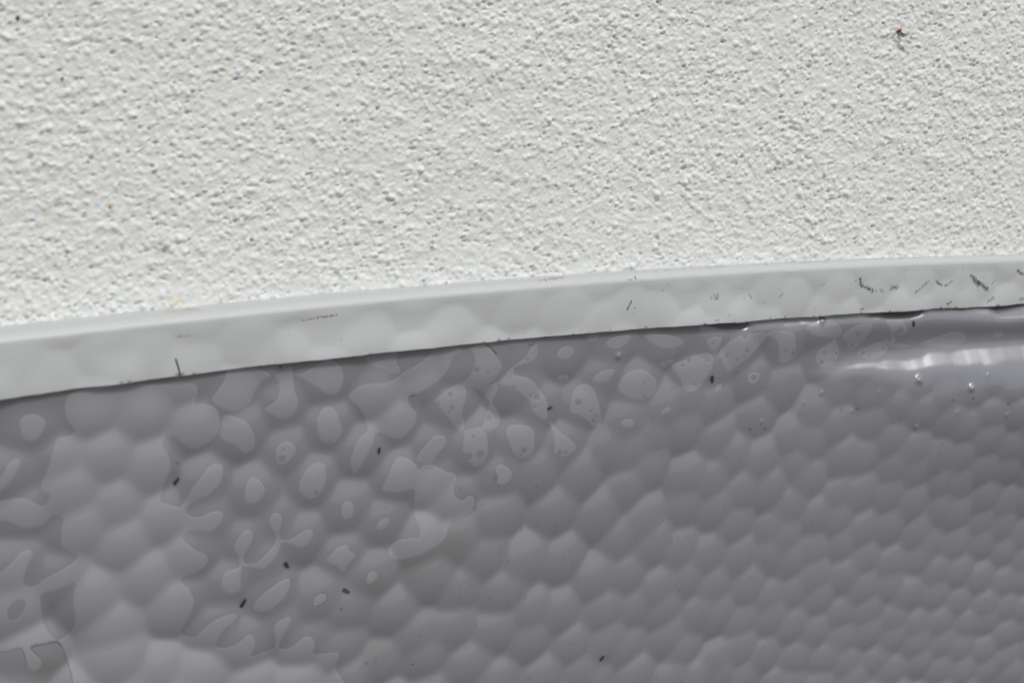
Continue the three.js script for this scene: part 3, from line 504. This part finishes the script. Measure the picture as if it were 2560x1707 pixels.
// ---------------------------------------------------------------- white edging strip along the top of the sheet
{
  const S = new THREE.Group(); S.name = 'edging_strip'; scene.add(S);
  tag(S, 'narrow white plastic edging strip with black scuffs between the wall and the grey sheet', 'edging strip');
  const cw = 2048, ch = 128, cv = document.createElement('canvas'); cv.width = cw; cv.height = ch; const g = cv.getContext('2d'), R = rng(9);
  const k = cw / (FX1 - FX0), px = x => (x - FX0) * k, py = (x, y) => (stripTop(x) + 6 - y) / 36 * ch;   // v runs down the strip over 36 mm
  g.fillStyle = '#ffffff'; g.fillRect(0, 0, cw, ch);
  const scuff = (x, y, L, th, w, c, n) => { g.fillStyle = c; for (let i = 0; i < n * 0.8; i++) { const t = R() - 0.5, s = (R() + R() - 1) * w * 1.5; if (noise((x + t * L) * 2.2, s * 3 + y, 15) > 0.62) continue; const X = x + t * L * Math.cos(th) - s * Math.sin(th), Y = y + t * L * Math.sin(th) + s * Math.cos(th); g.globalAlpha = 0.35 + 0.5 * R(); g.save(); g.translate(px(X), py(X, Y)); g.rotate(-th + (R() - 0.5)); g.fillRect(0, 0, 1 + 1.8 * R(), 0.6 + 0.6 * R()); g.restore(); } g.globalAlpha = 1; };
  for (const [x, y, L, th, w, c, n] of SCUFFS) scuff(x, y, L, th, w, c, n);
  g.strokeStyle = '#3a3b40'; g.lineCap = 'round'; g.lineWidth = 2.2; g.beginPath(); g.moveTo(px(-170.8), py(-170.8, 8.6)); g.lineTo(px(-169.8), py(-169.8, 5)); g.lineTo(px(-169.2), py(-169.2, 1.6)); g.stroke();
  g.lineWidth = 1.4; g.beginPath(); g.moveTo(px(-171), py(-171, 2)); g.lineTo(px(-167.5), py(-167.5, 2.2)); g.stroke();
  for (let n = 0; n < 45; n++) { const x = FX1 - R() * R() * (FX1 - FX0), y = stripBottom(x) + 1 + 20 * R(); scuff(x, y, 0.8, R() * 3, 0.2, '#54575a', 1 + 2 * R()); }
  for (let n = 0; n < 40; n++) { const x = FX1 - R() * Math.sqrt(R()) * (FX1 - FX0), y = stripBottom(x) + 0.2 + 0.6 * R(); scuff(x, y, 1.5, 0, 0.25, '#35363a', 3 + 6 * R()); }
  for (let n = 0; n < 140; n++) { const x = 60 + R() * 260, y = stripTop(x) + 0.5 + 0.9 * R(); scuff(x, y, 2.5, 0, 0.2, '#5b5650', 3); }
  for (let n = 0; n < 60; n++) { const x = FX0 + R() * (FX1 - FX0), y = stripBottom(x) + 2 + 20 * R(); g.globalAlpha = 0.10; g.fillStyle = R() < 0.5 ? '#9a9a90' : '#b0b0b0'; g.fillRect(px(x), py(x, y), k * (6 + 20 * R()), 1); g.globalAlpha = 1; }
  const map = new THREE.CanvasTexture(cv); map.colorSpace = THREE.SRGBColorSpace; map.anisotropy = 8;
  const white = new THREE.MeshPhysicalMaterial({ color: new THREE.Color().setRGB(0.486, 0.489, 0.484), map, roughness: 0.5, clearcoat: 0.1, clearcoatRoughness: 0.35 });
  const dark = new THREE.MeshStandardMaterial({ color: new THREE.Color().setRGB(0.035, 0.03, 0.028), roughness: 0.8 });
  const nx = 760, prof = 44, pos = [], uv = [], dpos = [], duv = [];
  const face = (x, y) => 14 - 0.03 * x + 2.1 + AMP * 0.52 * smooth(stripTop(x), stripTop(x) - 9, y) * (bubbles(x, y) + 0.12) + 0.9 * fbm(x / 30, y / 20, 87, 2) + (0.25 + 1.5 * smooth(0.45, 0.9, noise(x / 28, 2, 99))) * smooth(16, 0, y - stripBottom(x));
  for (let j = 0; j < prof; j++) for (let i = 0; i < nx; i++) {
    const x = FX0 + (FX1 - FX0) * i / (nx - 1), T = stripTop(x) + 0.25 * fbm(x / 9, 7, 89, 2), B = stripBottom(x);
    let y, z; const RD = 4.2;
    if (j < 6) { y = T; z = -4 + (face(x, T - RD) - RD + 4) * j / 6; }
    else if (j < 18) { const a = (j - 6) / 12 * Math.PI / 2; y = T - RD + RD * Math.cos(a); z = face(x, T - RD) - RD + RD * Math.sin(a); }
    else { const t = (j - 17) / (prof - 18); y = T - RD + (B - T + RD) * t; z = face(x, y); }
    pos.push(x / 1000, y / 1000, z / 1000); uv.push((x - FX0) / (FX1 - FX0), 1 - (stripTop(x) + 6 - (j < 6 ? T + 0.6 * (6 - j) : y)) / 36);
  }
  const idx = gridIndex(nx, prof); for (let i = 0; i < idx.length; i += 3) { const t = idx[i]; idx[i] = idx[i + 1]; idx[i + 1] = t; }
  mesh('strip_face', geo(new Float32Array(pos), idx, null, new Float32Array(uv)), white, S);
  for (let j = 0; j < 5; j++) for (let i = 0; i < nx; i++) {       // dark core showing at the cut lower edge, and the back of the strip
    const x = FX0 + (FX1 - FX0) * i / (nx - 1), B = stripBottom(x), F = face(x, B);
    const [y, z] = [[B, F - 0.05], [B - 0.25, F - 0.25], [B - 0.25, F - 0.9], [B, F - 1.1], [B + 12, face(x, B + 12) - 1.1]][j];
    dpos.push(x / 1000, y / 1000, z / 1000);
  }
  const di = gridIndex(nx, 5); for (let i = 0; i < di.length; i += 3) { const t = di[i]; di[i] = di[i + 1]; di[i + 1] = t; }
  mesh('cut_edge', geo(new Float32Array(dpos), di), dark, S);
}

// ---------------------------------------------------------------- little dead insects on the film
{
  const parts = [], ell = (x, y, z, a, b, c) => { const g = new THREE.SphereGeometry(1, 14, 10); g.scale(a, b, c); g.translate(x, y, z); return g; };
  parts.push(ell(0.95, 0, 0.35, 0.28, 0.26, 0.25), ell(0.45, 0, 0.42, 0.42, 0.34, 0.36), ell(-0.55, 0, 0.36, 1.0, 0.28, 0.26));
  const seg = p => new THREE.TubeGeometry(new THREE.CatmullRomCurve3(p.map(q => new THREE.Vector3(...q))), 8, 0.026, 5);
  for (const s of [-1, 1]) for (const [x, t] of [[0.6, 0.7], [0.4, 0.1], [0.2, -0.6]]) parts.push(seg([[x, 0.2 * s, 0.3], [x + 0.4 * t, 0.5 * s, 0.4], [x + 0.8 * t, 0.8 * s, 0.04]]));
  for (const s of [-1, 1]) parts.push(seg([[1.1, 0.1 * s, 0.4], [1.4, 0.25 * s, 0.5], [1.6, 0.4 * s, 0.35]]));
  const body = mergeGeometries(parts);
  const wing = new THREE.SphereGeometry(1, 12, 8); wing.scale(1.05, 0.24, 0.03); wing.translate(-0.95, 0, 0);
  const bm = new THREE.MeshStandardMaterial({ color: new THREE.Color().setRGB(0.016, 0.012, 0.007), roughness: 0.5 });
  const wm = new THREE.MeshPhysicalMaterial({ color: new THREE.Color().setRGB(0.05, 0.036, 0.02), roughness: 0.5, transmission: 0.25, thickness: 0 });
  const proto = new THREE.Group(); proto.name = 'insect';
  mesh('body', body, bm, proto);
  for (const s of [-1, 1]) { const w = mesh('wing', wing, wm, proto); w.position.set(0.45, 0.12 * s, 0.68); w.rotation.set(0.15 * s, -0.12, -0.14 * s); }
  INSECT_SPOTS.forEach(([x, y, a, s], i) => {
    const o = i ? proto.clone() : proto; if (i) o.name = 'insect_' + String(i).padStart(3, '0'); scene.add(o);
    const z = filmZ(x, y), e = 1.5, n = new THREE.Vector3((filmZ(x - e, y) - filmZ(x + e, y)) / (2 * e), (filmZ(x, y - e) - filmZ(x, y + e)) / (2 * e), 1).normalize();
    o.position.set(x / 1000, y / 1000, (z + 0.05) / 1000);
    o.quaternion.setFromUnitVectors(new THREE.Vector3(0, 0, 1), n).multiply(new THREE.Quaternion().setFromAxisAngle(new THREE.Vector3(0, 0, 1), a * Math.PI / 180));
    o.scale.setScalar(0.0013 * s);
    tag(o, INSECT_LABELS[i], 'insect', 'tiny dead insects on the grey sheet');
  });
}
renderer.setSize(1024, 682);
renderer.render(scene, camera);
